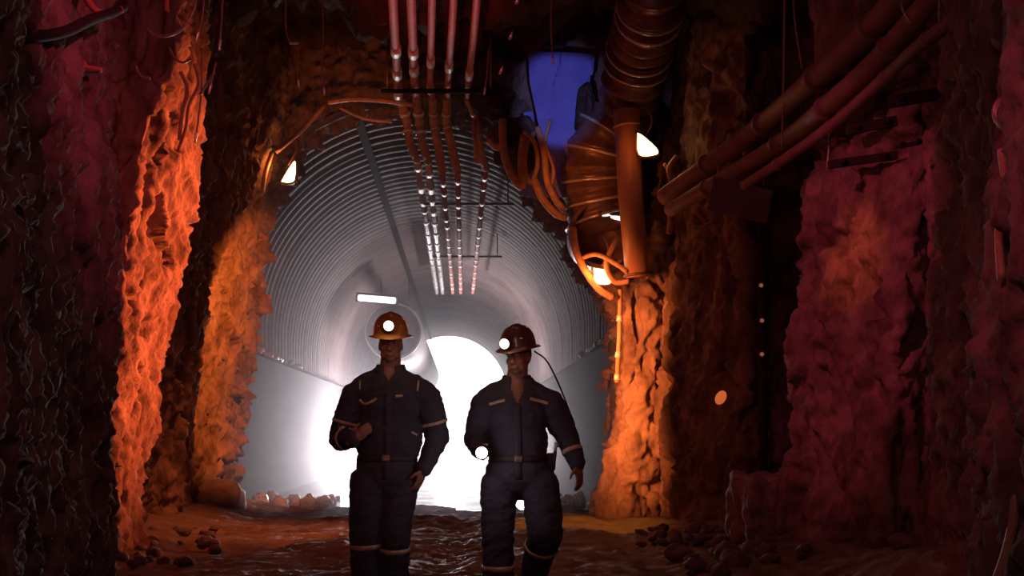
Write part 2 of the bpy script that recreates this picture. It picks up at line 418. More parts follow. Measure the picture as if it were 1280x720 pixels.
for k in range(44):
    side = -1 if k < 30 else 1
    Y = random.uniform(17.0, 26 if side < 0 else 22); r = random.uniform(0.035, 0.075)
    o = bpy.data.objects.new('ledge_stone', protw[k % 3]); C.objects.link(o)
    o.location = (cx(Y)+side*random.uniform(2.72, 2.8), Y, 2.43+r*0.6); o.scale = (r, r, r); o.rotation_euler = (0, 0, k)
    sd = 'left' if side < 0 else 'right'
    tag(o, 'small pale stone lying on the %s concrete ledge under the steel lining' % sd, 'stone', 'stones on the %s ledge' % sd)

# ------------------------------------------------------------------ ceiling pipes
names = ['leftmost', 'second from left', 'middle', 'fourth from left', 'rightmost']
top = [(491, 497), (514, 518), (540, 538), (567, 560), (596, 586)]     # px at y=0, y=100
mid = [(512, 190), (528, 192), (546, 188), (562, 186), (600, 200)]
inn = [(521, 200, 546, 366), (535, 202, 553, 366), (553, 215, 566, 366), (572, 215, 576, 366), (607, 210, 591, 366)]
for k in range(5):
    Z = 5.62
    def atz(px, py, Z): Y = (Z-CH)*F/(HZ-py); return P(px, py, Y)
    a0 = atz(top[k][0]-3*(0.5), -70, Z); a1 = atz(top[k][0], 0, Z); a2 = atz(top[k][1], 100, Z)
    a3 = atz(top[k][1]+(3 if k < 3 else -1), 122, Z)
    t = thing('service_pipe', '%s of five red-lit service pipes running into the tunnel' % names[k], 'pipe', a0, 'ceiling service pipes')
    r = 0.052 if k < 2 else 0.043
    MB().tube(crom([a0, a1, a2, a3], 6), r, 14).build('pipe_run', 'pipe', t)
    b1 = P(mid[k][0]-4, 150, 16.55); b2 = P(mid[k][0], mid[k][1]-14, 16.6); b3 = P(inn[k][0], inn[k][1], 17.0)
    hz = crom([a3, b1, b2, b3], 8)
    MB().tube(hz, [0.06+0.006*math.sin(i*1.6) for i in range(len(hz))], 12).build('hose_bend', 'hose', t)
    ZI = CH+(HZ-inn[k][1])*17.0/F
    e = atz(inn[k][2], 366, ZI)
    MB().tube([b3, b3.lerp(e, .5), e], r*0.95, 12).build('tunnel_run', 'clamp' if k in (0, 1) else 'pipe', t)
    for yy in ((58, 86, 112) if k == 0 else (60, 82) if k == 1 else (72, 105) if k == 2 else (78,) if k == 3 else (88,)):
        c = atz(top[k][0]+(top[k][1]-top[k][0])*yy/100, yy, Z); c2 = atz(top[k][0]+(top[k][1]-top[k][0])*(yy+9)/100, yy+9, Z)
        MB().tube([c, c2], r*1.22, 14).build('coupling', 'clamp', t)
    for yy in (138, 152):
        i = 5 if yy == 138 else 12
        MB().tube([hz[i], hz[i+1]], r*1.5, 12).build('coupling', 'clamp', t)
    for i in range(14):
        s_ = 0.03+i*0.068+random.uniform(-.015, .015)
        MB().tube([b3.lerp(e, s_), b3.lerp(e, s_+random.uniform(.012, .035 if k < 2 else .02))], r*1.12, 12).build('coupling', 'clamp', t)
# crossbar hangers carrying the pipes
for (Yy, zz, lab) in ((15.6, 5.53, 'dark cross bar under the ceiling pipes just before the tunnel mouth'),):
    t = thing('pipe_hanger', lab, 'hanger', (-1.0, Yy, zz))
    MB().box((-0.95, Yy, zz), (1.5, 0.05, 0.05)).build('cross_bar', 'strap', t)
    for sx in (-1.62, -0.28):
        MB().tube([(sx, Yy, zz), (sx, Yy, 6.5)], 0.012, 8).build('hanger_rod', 'wire', t)
for Yy in (20.0, 26.0):
    t = thing('pipe_hanger', 'grey cross bar carrying the pipes inside the tunnel, the %s one' % ('nearer' if Yy == 20 else 'farther'), 'hanger', (-1.2, Yy, 4.85))
    xa = (520-640)*Yy/F*1.0; 
    MB().box((cx(Yy)+0.75, Yy, 4.9), (1.5, 0.05, 0.04)).build('cross_bar', 'steel', t)
    for sx in (0.1, 1.4):
        MB().tube([(cx(Yy)+sx, Yy, 4.9), (cx(Yy)+sx, Yy, ZC+math.sqrt(R*R-sx*sx))], 0.012, 8).build('hanger_rod', 'steel', t)

# far vent duct inside the tunnel
def ring_path(c, axis, r, n=40):
    axis = Vector(axis).normalized(); a = Vector((0, 0, 1)); a = (a-axis*a.dot(axis)).normalized(); b = axis.cross(a)
    return [Vector(c)+(a*math.cos(2*PI*k/n)+b*math.sin(2*PI*k/n))*r for k in range(n+1)]
c0 = P(492, 414, 30.0); c1 = Vector((c0.x-0.042*24, 54, c0.z))
t = thing('tunnel_vent_duct', 'grey round ventilation duct hung high on the left inside the tunnel behind the left helmet', 'duct', c0)
MB().tube([c0, c1], 0.68, 36).build('duct_body', 'vent_grey', t)
MB().tube(ring_path(c0, (0, 1, 0), 0.69), 0.035, 10).build('end_ring', 'clamp', t)
for sx in (-0.35, 0.35):
    MB().tube([c0+Vector((sx, 0.4, 0.58)), c0+Vector((sx, 0.4, 1.35))], 0.012, 8).build('hanger_rod', 'steel', t)

# ------------------------------------------------------------------ big ventilation duct
def ribbed(path, r, pitch, depth, seg=28):
    pts = []; rs = []; acc = 0
    dense = []
    for a, b in zip(path, path[1:]):
        for k in range(14): dense.append(a.lerp(b, k/14))
    dense.append(path[-1]); prev = dense[0]
    for i, q in enumerate(dense):
        acc += (q-prev).length; prev = q
        u = i/(len(dense)-1)
        rr = r(u) if callable(r) else r
        pts.append(q); rs.append(rr-depth*(0.5-0.5*math.cos(2*PI*acc/pitch))**0.7)
    return pts, rs
path = crom([P(822, -90, 13.2), P(815, 0, 13.9), P(800, 60, 14.8), P(789, 110, 15.3), P(783, 142, 15.6)], 10)
pts, rs = ribbed(path, 0.41, 0.235, 0.08)
t = thing('ventilation_duct', 'thick ribbed ventilation duct hanging from the ceiling at top centre-right above the lamp', 'duct', path[0])
MB().tube(pts, rs, 40).build('ribbed_hose', 'duct', t)
for (px, py, Y, rr) in ((815, 8, 14.0, .40), (812, 24, 14.15, .40), (800, 62, 14.85, .41), (795, 84, 15.0, .41)):
    i = min(range(len(pts)), key=lambda i: (pts[i]-P(px, py, Y)).length)
    i = max(1, min(len(pts)-2, i)); ax = pts[i+1]-pts[i-1]
    MB().tube(ring_path(pts[i], ax, rr), 0.016, 8).build('hoop', 'band', t)
MB().tube(ring_path(pts[-1], pts[-1]-pts[-3], 0.37), 0.03, 8).build('end_collar', 'band', t)
# larger cowl turning down into the tunnel mouth
path = crom([P(775, 150, 15.85), P(756, 180, 15.9), P(748, 215, 15.95), P(752, 255, 16.0), P(760, 290, 16.0)], 10)
pts, rs = ribbed(path, lambda u: 0.43+0.10*math.sin(PI*min(1, u*1.2)*0.5), 0.24, 0.05)
t = thing('duct_elbow', 'wide ribbed duct elbow with pale rims at the upper right of the tunnel mouth', 'duct', path[0])
MB().tube(pts, rs, 40).build('elbow_hose', 'duct', t)
for i in (90, 200, 320, 420, 500):
    if i < len(pts)-2:
        MB().tube(ring_path(pts[i], pts[i+1]-pts[i-1], rs[i]+0.03), 0.022, 8).build('hoop', 'band', t)
# open round pipe end facing out of the mouth with tube light in it
cc = P(754, 292, 15.55)
t = thing('round_duct_end', 'dark open end of a round duct with a white tube light across it', 'duct', cc)
rows = []
for (rr, yy) in ((0.42, 0.5), (0.45, 0.5), (0.45, 0.0), (0.43, -0.04), (0.40, -0.02), (0.39, 0.04), (0.385, 0.45), (0.0001, 0.46)):
    rows.append([cc+Vector((rr*math.cos(2*PI*k/40), yy, rr*math.sin(2*PI*k/40))) for k in range(40)])
MB().grid(rows, True).build('duct_rim', 'duct', t)
MB().tube([P(751, 268, 15.5), P(779, 274, 15.5)], 0.028, 10).build('tube_light', 'tube_light', t)
for q in (P(750, 268, 15.5), P(780, 274, 15.5)):
    MB().box(q, (0.05, 0.08, 0.08)).build('lamp_holder', 'lamp_body', t)
# straight orange-lit drop pipe
t = thing('straight_duct_pipe', 'smooth straight orange-lit pipe dropping from the duct to the top of the right pillar', 'pipe', P(797, 350, 15.3))
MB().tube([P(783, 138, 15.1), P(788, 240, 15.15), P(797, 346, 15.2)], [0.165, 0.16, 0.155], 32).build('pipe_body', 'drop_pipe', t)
MB().tube(ring_path(P(797, 344, 15.2), (0.09, 0, -1), 0.165), 0.018, 8).build('pipe_flange', 'lamp_body', t)
MB().tube(ring_path(P(784, 158, 15.1), (0.09, 0, -1), 0.168), 0.014, 8).build('pipe_flange', 'drop_pipe', t)
# thin vertical pipe at the edge of the right pillar
t = thing('thin_drain_pipe', 'thin vertical orange-lit pipe down the left edge of the right pillar', 'pipe', P(772, 490, 15.9))
MB().tube([P(775, 362, 15.5), P(774, 420, 15.5), P(771, 478, 15.5)], 0.028, 12).build('pipe_body', 'drop_pipe', t)
for yy in (395, 440, 468):
    MB().tube([P(774.5-(yy-395)*0.04, yy, 15.5), P(774-(yy-395)*0.04, yy+7, 15.5)], 0.038, 12).build('coupling', 'clamp', t)

# blue sheet
poly = [(660, 65), (702, 66), (744, 68), (741, 93), (722, 98), (715, 130), (717, 165), (708, 200), (706, 231), (709, 247), (680, 248), (648, 244), (655, 231), (688, 228), (694, 190), (688, 140), (680, 113), (662, 104)]
def flat_sheet(name, poly, Y, m, parent=None, th=0.012, wav=0.05):
    bm = bmesh.new(); vs = [bm.verts.new(P(x, y, Y)) for x, y in poly]; f = bm.faces.new(vs)
    bmesh.ops.triangulate(bm, faces=[f]); 
    for _ in range(4): bmesh.ops.subdivide_edges(bm, edges=list(bm.edges), cuts=1, use_grid_fill=True)
    for v in bm.verts: v.co.y += wav*noise.noise(v.co*2.2)
    r = bmesh.ops.solidify(bm, geom=list(bm.faces), thickness=th)
    bmesh.ops.recalc_face_normals(bm, faces=bm.faces)
    me = bpy.data.meshes.new(name); bm.to_mesh(me); bm.free()
    return link(name, me, m, parent)
t = thing('torn_blue_sheet', 'torn blue brattice sheet hanging over the tunnel mouth left of the ribbed duct', 'plastic sheet', P(660, 65, 15.95))
flat_sheet('sheet_panel', poly, 15.85, 'blue', t)
flat_sheet('sheet_scrap', [(654, 141), (666, 139), (668, 152), (658, 155)], 15.85, 'blue', t, wav=0.01)
o = flat_sheet('blue_scrap', [(821, 94), (839, 92), (840, 118), (836, 135), (824, 122)], 15.5, 'blue', None, wav=0.02)
tag(o, 'small scrap of blue sheet showing just right of the ribbed duct', 'plastic sheet')

# ------------------------------------------------------------------ mouth lamps
def light(name, kind, loc, col, power, **kw):
    d = bpy.data.lights.new(name, kind); d.color = col; d.energy = power
    for k, v in kw.items():
        if k not in ('target',): setattr(d, k, v)
    o = bpy.data.objects.new(name, d); C.objects.link(o); o.location = loc
    if 'target' in kw:
        o.rotation_euler = (Vector(kw['target'])-Vector(loc)).to_track_quat('-Z', 'Y').to_euler()
    return o
OR = (1.0, 0.22, 0.04)
OR2 = (1.0, 0.36, 0.05)
lamps = [((359, 214), 15.75, [(-7, 13), (2, 14), (9, 10), (10, -12), (3, -4)], 'glowing orange lamp on the left shoulder of the tunnel mouth', 7),
         ((807, 181), 14.75, [(-10, -15), (-2, -10), (14, 5), (13, 12), (-8, 12)], 'glowing orange lamp at the upper right beside the straight pipe', 1.8),
         ((752, 344), 15.25, [(-10, -9), (8, -5), (12, 6), (8, 11), (-7, 9)], 'glowing orange lamp low on the right side of the tunnel mouth', 7)]
for (pp, Y, shp, lab, pw) in lamps:
    c = P(pp[0], pp[1], Y)
    t = thing('mouth_lamp', lab, 'lamp', c, 'orange lamps round the tunnel mouth')
    k = Y/F; rows = []
    cxx = sum(a for a, b in shp)/len(shp); cyy = sum(b for a, b in shp)/len(shp)
    outl = crom([Vector((a, 0, -b)) for a, b in shp+[shp[0]]], 5)[:-1]
    for (sc_, yy) in ((1.0, 0.05), (1.0, 0.0), (0.85, -0.035), (0.4, -0.055), (0.02, -0.06)):
        rows.append([c+Vector(((cxx+(v.x-cxx)*sc_)*k, yy, (-cyy+(v.z+cyy)*sc_)*k)) for v in outl])
    MB().grid(rows, True, True).build('lens', 'lamp', t)
    rows = []
    for (sc_, yy) in ((1.02, 0.0), (1.22, 0.0), (1.22, 0.06), (0.9, 0.13), (0.3, 0.15)):
        rows.append([c+Vector(((cxx+(v.x-cxx)*sc_)*k, yy, (-cyy+(v.z+cyy)*sc_)*k)) for v in outl])
    MB().grid(rows, True, True).build('housing', 'lamp_body', t)
    MB().tube(crom([c+Vector((0, 0.1, 0.1)), c+Vector((0.1, 0.2, 0.35)), c+Vector((0.05, 0.45, 0.6))], 5), 0.012, 8).build('power_cable', 'wire', t)
    light('lamp_glow', 'POINT', c+Vector((-0.12 if pp[0] < 640 else -0.2, -0.14, 0)), OR, pw, shadow_soft_size=0.05)

# ------------------------------------------------------------------ cables and hoses
def cable(name, pts, r, m, label, cat, group=None, tip=False, n=7):
    path = crom([P(*p) for p in pts], n)
    if tip:
        t = thing(name, label, cat, path[0], group)
        MB().tube(path, r, 7).build('strand', m, t)
        e = path[-1]; d = (path[-1]-path[-3]).normalized()
        MB().cap(e-d*0.02, r*1.7, e+d*0.05, r*1.2, 8).build('tip', 'tip', t)
        return t
    o = MB().tube(path, r, 9).build(name, m, None, origin=path[0]); tag(o, label, cat, group); return o
# orange tangle at the right of the arch
tang = [
 ([(628, 150, 15.7), (630, 190, 15.6), (640, 218, 15.5), (652, 232, 15.5), (652, 200, 15.5), (655, 170, 15.6)], .055, 'fat orange hose loop drooping at the upper right of the arch'),
 ([(655, 165, 15.5), (668, 178, 15.4), (672, 205, 15.4), (664, 228, 15.4), (656, 212, 15.4), (658, 185, 15.5), (668, 165, 15.6)], .03, 'curled orange hose hanging below the torn blue sheet'),
 ([(672, 160, 15.5), (680, 190, 15.4), (684, 225, 15.4), (694, 248, 15.4), (704, 262, 15.5)], .045, 'orange hose running down across the blue strip'),
 ([(668, 225, 15.4), (678, 248, 15.35), (694, 266, 15.35), (706, 272, 15.5)], .05, 'lowest orange hose along the right edge of the arch'),
 ([(592, 150, 15.9), (594, 175, 15.8), (596, 204, 15.9)], .032, 'short orange hose end hanging right of the ceiling pipes'),
 ([(612, 176, 15.8), (622, 184, 15.7), (632, 178, 15.8)], .05, 'stubby orange hose piece lying sideways on the arch edge'),
 ([(688, 150, 15.5), (682, 178, 15.4), (692, 212, 15.4), (688, 238, 15.4)], .02, 'thin orange cable crossing the lower blue sheet'),
 ([(716, 285, 15.5), (719, 310, 15.4), (730, 335, 15.3), (748, 360, 15.3), (766, 372, 15.4)], .05, 'orange hose curving along the arch edge below the round duct'),
 ([(722, 325, 15.4), (745, 318, 15.2), (770, 330, 15.1), (784, 340, 15.1)], .03, 'orange-lit hose looped above the low right lamp'),
 ([(770, 300, 15.3), (758, 330, 15.15), (768, 352, 15.2), (786, 352, 15.2)], .035, 'short hose coiled right of the low right lamp'),
 ([(846, 196, 14.6), (836, 212, 14.5), (840, 232, 14.5), (833, 250, 14.5), (838, 272, 14.5), (836, 292, 14.5)], .035, 'twisted orange cable hanging right of the straight pipe'),
 ([(830, 205, 14.6), (842, 222, 14.5), (834, 244, 14.5), (840, 262, 14.6)], .022, 'thin orange wire twined round the twisted cable'),
 ([(410, 128, 15.9), (440, 124, 15.9), (480, 126, 15.9), (520, 132, 15.9)], .03, 'orange-lit cable lying across the top of the arch'),
 ([(425, 135, 15.9), (455, 148, 15.9), (490, 152, 16.0)], .018, 'thin orange cable sagging inside the top of the arch'),
 ([(345, 190, 15.6), (380, 160, 15.7), (405, 132, 15.8)], .03, 'cable climbing from the left lamp towards the arch top'),
 ([(328, 240, 15.7), (332, 215, 15.6), (340, 190, 15.6)], .03, 'orange cable on the rock beside the left lamp'),
]
for pts_, r, lab in tang: cable('hose', pts_, r, 'hose', lab, 'hose', 'orange-lit hoses round the tunnel mouth')
# right wall pipes
for (pts_, r, lab) in (
 ([(830, 246, 14.2), (900, 196, 13.2), (960, 150, 12.4), (1020, 98, 10.7), (1080, 44, 9.8), (1150, -30, 9.0)], .105, 'thickest crimson-lit pipe slanting up the right wall, uppermost of three'),
 ([(838, 262, 14.0), (900, 226, 12.9), (980, 176, 11.8), (1030, 136, 10.3), (1100, 72, 9.4), (1180, -20, 8.6)], .085, 'middle crimson-lit pipe slanting up the right wall'),
 ([(930, 232, 11.6), (985, 196, 11.0), (1045, 152, 10.2), (1105, 98, 9.4), (1150, 56, 8.8), (1215, 4, 8.2), (1240, -25, 8.0)], .048, 'thin lowest pipe slanting up the right wall in front of the rock')):
    path = crom([P(*q) for q in pts_], 8)
    t = thing('wall_pipe', lab, 'pipe', path[0], 'pipes slanting up the right wall')
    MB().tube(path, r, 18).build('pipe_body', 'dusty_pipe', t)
    for i in range(6, len(path)-2, 9):
        MB().tube([path[i], path[i].lerp(path[i+1], 0.35)], r*1.22, 18).build('coupling', 'dusty_pipe', t)
for i, (pts_, lab) in enumerate([
 ([(981, -30, 11.5), (980, 60, 11.5), (979, 130, 11.5), (977, 188, 11.5)], 'long thin wire hanging straight down across the right wall pipes'),
 ([(990, -30, 11.8), (994, 30, 11.8), (1003, 86, 11.8)], 'short thin wire hanging beside the long one over the right wall pipes'),
 ([(1036, 140, 10.6), (1037, 170, 10.6), (1034, 212, 10.6)], 'wire tie hanging from the thin slanting pipe'),
 ([(1176, -30, 8.6), (1174, 20, 8.6), (1177, 50, 8.6)], 'wire holding the upper end of the thin slanting pipe')]):
    cable('hanging_wire', pts_, 0.010, 'wire', lab, 'wire', 'wires on the right wall')
# dark steel straps on the right wall
for (x0, y0, x1, y1, Y, h, lab) in ((1035, 206, 1122, 194, 10.0, .075, 'lowest dark steel strap across the crimson rock'), (1058, 163, 1120, 151, 9.9, .10, 'dark steel strap above the lowest one on the crimson rock'),
      (1110, 128, 1190, 114, 9.2, .11, 'topmost wide dark steel strap on the right wall'), (1118, 184, 1152, 178, 9.1, .07, 'short dark steel strap at the right of the others')):
    a = P(x0, y0, Y); b = P(x1, y1, Y-0.25)
    t = thing('steel_strap', lab, 'strap', (a+b)/2, 'steel straps on the right wall')
    d = b-a; rot = Matrix((d.normalized(), Vector((0, 1, 0)), d.normalized().cross(Vector((0, 1, 0))))).transposed()
    MB().box((a+b)/2, (d.length, 0.05, h), rot, 0.008).build('strap_bar', 'strap', t, False)
    for s_ in (0.2, 0.8):
        MB().tube([a.lerp(b, s_)+Vector((0, -0.02, 0)), a.lerp(b, s_)+Vector((0, -0.07, 0))], 0.022, 6).build('bolt', 'strap', t)
# tilted plate
a = P(925, 250, 12.6)
t = thing('warning_board', 'blank dusty rectangular board tilted below the slanting pipes on the right', 'board', a)
rot = Euler((0, math.radians(12), math.radians(6))).to_matrix()
MB().box(a, (0.66, 0.03, 0.36), rot, 0.008).build('board_panel', 'plate', t, False)
for sx in (-0.25, 0.25):
    MB().tube([a+Vector((sx, 0, 0.15)), a+Vector((sx*0.9, 0.02, 0.42))], 0.008, 6).build('tie_wire', 'wire', t)
# indicators
for (px, py, lab) in ((951, 357, 'upper one of three tiny amber reflectors on the dark post'), (952, 401, 'middle one of three tiny amber reflectors on the dark post'), (952, 443, 'lowest one of three tiny amber reflectors on the dark post')):
    c = P(px, py, 12.9)
    t = thing('reflector', lab, 'reflector', c, 'amber reflectors on the dark post')
    MB().lathe([(0.001, -.02), (0.03, -.02), (0.034, 0), (0.034, .02), (0.001, .02)], 16, lambda p, c=c: c+Vector((p.x, -p.z, p.y))).build('reflector_body', 'lamp_body', t)
    MB().ell(c+Vector((0, -0.022, 0)), (0.022, 0.01, 0.022)).build('lens', 'indicator', t)
o = MB().tube([P(954, 240, 13.0), P(953, 420, 13.0), P(955, 640, 13.0)], 0.05, 14).build('marker_post', 'strap', None, origin=P(955, 640, 13.0)); tag(o, 'dark upright post carrying three tiny amber reflectors against the right wall', 'post')
c = P(901, 497, 13.6)
t = thing('orange_marker', 'small glowing orange marker on the rock left of the dark post', 'marker', c)
MB().ell(c, (0.06, 0.03, 0.085), Euler((0, 0.5, 0)).to_matrix()).build('marker_lens', 'indicator2', t)
MB().tube([c, c+Vector((0, .2, 0))], 0.03, 8).build('marker_stem', 'lamp_body', t)
# wire ring and hose at the right edge
ring = [(1262, 122), (1247, 128), (1243, 142), (1250, 156), (1263, 162), (1277, 156), (1279, 138), (1274, 126), (1262, 122)]
t = thing('wire_coil', 'crimson-lit coil of wire hanging at the far right edge', 'coil', P(1262, 122, 5.9))
MB().tube(crom([P(x, y, 5.9) for x, y in ring], 5), 0.014, 8).build('coil_loop', 'wire', t)
MB().tube(crom([P(x+2, y+3, 5.88) for x, y in ring], 5), 0.009, 8).build('coil_loop', 'wire', t)
MB().tube(crom([P(1262, 122, 5.9), P(1266, 70, 5.9), P(1260, 20, 5.9), P(1263, -20, 5.9)], 5), 0.008, 8).build('hanging_strand', 'wire', t)
cable('hose', [(1252, 186, 5.9), (1256, 230, 5.9), (1249, 290, 5.9), (1252, 350, 5.9)], 0.022, 'hose', 'crimson-lit hose hanging straight down at the far right edge', 'hose')
cable('hose', [(1244, 730, 5.7), (1258, 690, 5.7), (1268, 640, 5.7), (1266, 590, 5.8)], 0.024, 'hose', 'crimson-lit hose rising from the bottom right corner', 'hose')
# left hanging wires and loops
lw = [
 ([(256, -20, 9.6), (253, 20, 9.6), (247, 44, 9.6)], 'thin wire with bright tip hanging near the top left above the orange pillar', 1),
 ([(279, -20, 9.8), (277, 25, 9.8), (275, 54, 9.8)], 'thin wire with bright tip just right of the one above the orange pillar', 1),
 ([(270, 78, 9.8), (266, 95, 9.8), (263, 109, 9.8)], 'short wire with bright tip in the middle of the left tangle', 1),
 ([(252, 60, 10), (252, 110, 10), (248, 150, 10), (245, 170, 10)], 'longest wire of the left tangle, ending beside the orange pillar', 1),
 ([(358, -20, 12), (357, 30, 12), (362, 52, 12), (366, 54, 12)], 'wire with hooked bright tip hanging left of the tunnel arch top', 1),
 ([(368, 60, 12.2), (371, 85, 12.2), (373, 103, 12.2)], 'faint short wire below the hooked one', 1),
 ([(402, -30, 12.5), (404, 40, 12.5), (402, 80, 12.5), (405, 112, 12.5)], 'long straight wire hanging left of the ceiling pipes', 1),
 ([(689, -20, 13), (689, 40, 13), (691, 74, 13)], 'pale thin wire hanging right of the ceiling pipes', 1),
 ([(611, 60, 14), (609, 90, 14), (606, 112, 14)], 'short pale wire hanging just right of the ceiling pipes', 1),
 ([(1126, -20, 8.5), (1128, 10, 8.5), (1140, 30, 8.5)], 'loose wire over the right wall pipes at the top', 0),
]
for pts_, lab, tp in lw: cable('hanging_wire', pts_, 0.009, 'wire', lab, 'wire', 'wires hanging from the ceiling', tip=bool(tp))
loops = [
 ([(184, 36, 9.3), (192, 43, 9.3), (206, 45, 9.3), (222, 40, 9.3), (234, 28, 9.3), (243, 10, 9.3), (246, -12, 9.3)], .012, 'wire', 'pale crescent loop of cable at the top left'),
 ([(170, 82, 9.2), (173, 92, 9.2), (180, 97, 9.2), (188, 97, 9.2)], .012, 'wire', 'small pale hook of cable below the crescent loop'),
 ([(212, 60, 9.8), (218, 72, 9.8), (228, 78, 9.8), (240, 73, 9.8)], .010, 'wire', 'faint cable loop at the top of the orange pillar'),
 ([(226, 90, 9.9), (234, 112, 9.9), (228, 140, 9.9), (224, 175, 9.9)], .016, 'hose', 'orange-lit root-like cable on the orange pillar'),
 ([(243, 80, 9.9), (248, 105, 9.9), (236, 132, 9.9), (232, 160, 9.9), (222, 190, 9.9)], .013, 'hose', 'thin cable clinging to the right side of the orange pillar'),
 ([(268, 90, 9.9), (258, 105, 9.9), (250, 118, 9.9)], .012, 'wire', 'short cross cable among the hanging wires'),
 ([(-20, 50, 5.9), (40, 46, 6.1), (80, 40, 6.4), (115, 24, 6.9), (140, 16, 7.4), (155, 8, 7.8)], .030, 'cable', 'thick black cable crossing the crimson rock at the top left'),
 ([(100, -20, 7.6), (112, 5, 7.5), (128, 16, 7.5), (152, 12, 7.6)], .022, 'pipe', 'crimson-lit cable curling at the top left'),
 ([(104, 78, 7.4), (108, 84, 7.4), (118, 86, 7.4), (127, 88, 7.4)], .016, 'pipe', 'short crimson hook sticking out of the left rock'),
]
for pts_, r, m, lab in loops: cable('cable', pts_, r, m, lab, 'cable', 'cables on the left rock')
o = MB().tube([P(208.5, -30, 9), P(208.5, 14, 9)], 0.018, 10).build('hanging_rod', 'pipe', None, origin=P(208, -30, 9)); tag(o, 'short bright red rod hanging down at the very top left', 'rod')
# drops of water
for (px, py, h, lab) in ((646, 3, 8, 'falling water drop at the very top, topmost of three'), (638, 47, 10, 'falling water drop between the pipes and the ribbed duct, middle of three'), (626, 90, 10, 'lowest of the three falling water drops right of the ceiling pipes')):
    c = P(px, py, 10.5); r = 0.02
    o = MB().lathe([(0.001, -r), (r*0.7, -r*0.7), (r, 0), (r*.75, r*.9), (r*.35, r*2), (0.001, r*3.0)], 14, lambda p, c=c: c+Vector((p.x+0.3*p.z, p.y, p.z))).build('water_drop', 'tip', None, origin=c)
    tag(o, lab, 'water drop', 'falling water drops')
# lumps of rock hanging around the blue sheet
for (px, py, Y, sx, sz, sd, lab) in ((652, 178, 15.72, .36, .40, 4, 'dark rock lump left of the stem of the blue sheet'), (735, 135, 15.7, .17, .42, 6, 'dark narrow rock lump between blue sheet and ribbed duct'), (615, 120, 15.9, .28, .25, 9, 'dark reddish rock lump above the arch right of the pipes')):
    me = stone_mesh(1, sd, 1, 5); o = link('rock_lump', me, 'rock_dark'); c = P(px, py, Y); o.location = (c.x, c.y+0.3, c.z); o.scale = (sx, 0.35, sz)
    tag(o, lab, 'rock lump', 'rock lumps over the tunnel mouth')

# ------------------------------------------------------------------ people
def remesh(mb, voxel, smooth_it=4):
    me = mb.mesh('tmp'); o = bpy.data.objects.new('tmp', me); C.objects.link(o)
    m = o.modifiers.new('r', 'REMESH'); m.mode = 'VOXEL'; m.voxel_size = voxel
    if smooth_it:
        s = o.modifiers.new('s', 'SMOOTH'); s.factor = 0.5; s.iterations = smooth_it
    dg = bpy.context.evaluated_depsgraph_get(); ev = o.evaluated_get(dg)
    out = bpy.data.meshes.new_from_object(ev); bpy.data.objects.remove(o); out.materials.clear()
    return out
def wrinkle(me, amp, sc, seed, horiz=(1.0, 1.0, 2.2)):
    co = [v.co.copy() for v in me.vertices]; no = [v.normal.copy() for v in me.vertices]; out = []
    for c, n_ in zip(co, no):
        p = Vector((c.x*horiz[0], c.y*horiz[1], c.z*horiz[2]+0.6*abs(c.x)))*sc+Vector((seed, 0, 0))
        d = (1-abs(noise.noise(p))*2)*amp+0.5*amp*noise.noise(p*2.3)
        out += list(c+n_*d)
    me.vertices.foreach_set('co', out); me.update()
def head_mb(mb, c, R):
    def T(x, y, z): return Vector(c)+R@Vector((x, y, z))
    mb.ell(T(0, 0.012, 0.02), (0.073, 0.098, 0.108), R, 24, 16)          # skull
    mb.ell(T(0, -0.030, -0.045), (0.060, 0.066, 0.072), R, 20, 14)        # face
    mb.ell(T(0, -0.058, -0.092), (0.032, 0.03, 0.026), R)                 # chin
    for s in (-1, 1):
        mb.ell(T(s*0.042, -0.028, -0.07), (0.022, 0.05, 0.032), R)         # jaw
        mb.ell(T(s*0.043, -0.066, -0.030), (0.020, 0.020, 0.018), R)       # cheek
        mb.ell(T(s*0.030, -0.082, 0.018), (0.024, 0.014, 0.009), R)        # brow
        mb.ell(T(s*0.031, -0.079, -0.001), (0.015, 0.012, 0.008), R)       # eyelids
        mb.ell(T(s*0.070, 0.012, -0.022), (0.010, 0.018, 0.030), R)        # ear
    mb.cap(T(0, -0.090, 0.006), 0.008, T(0, -0.108, -0.034), 0.012)        # nose
    for s in (-1, 1): mb.ell(T(s*0.011, -0.101, -0.038), (0.009, 0.010, 0.007), R)
    mb.ell(T(0, -0.093, -0.062), (0.026, 0.010, 0.006), R)                 # lips
    mb.ell(T(0, -0.091, -0.073), (0.022, 0.010, 0.007), R)
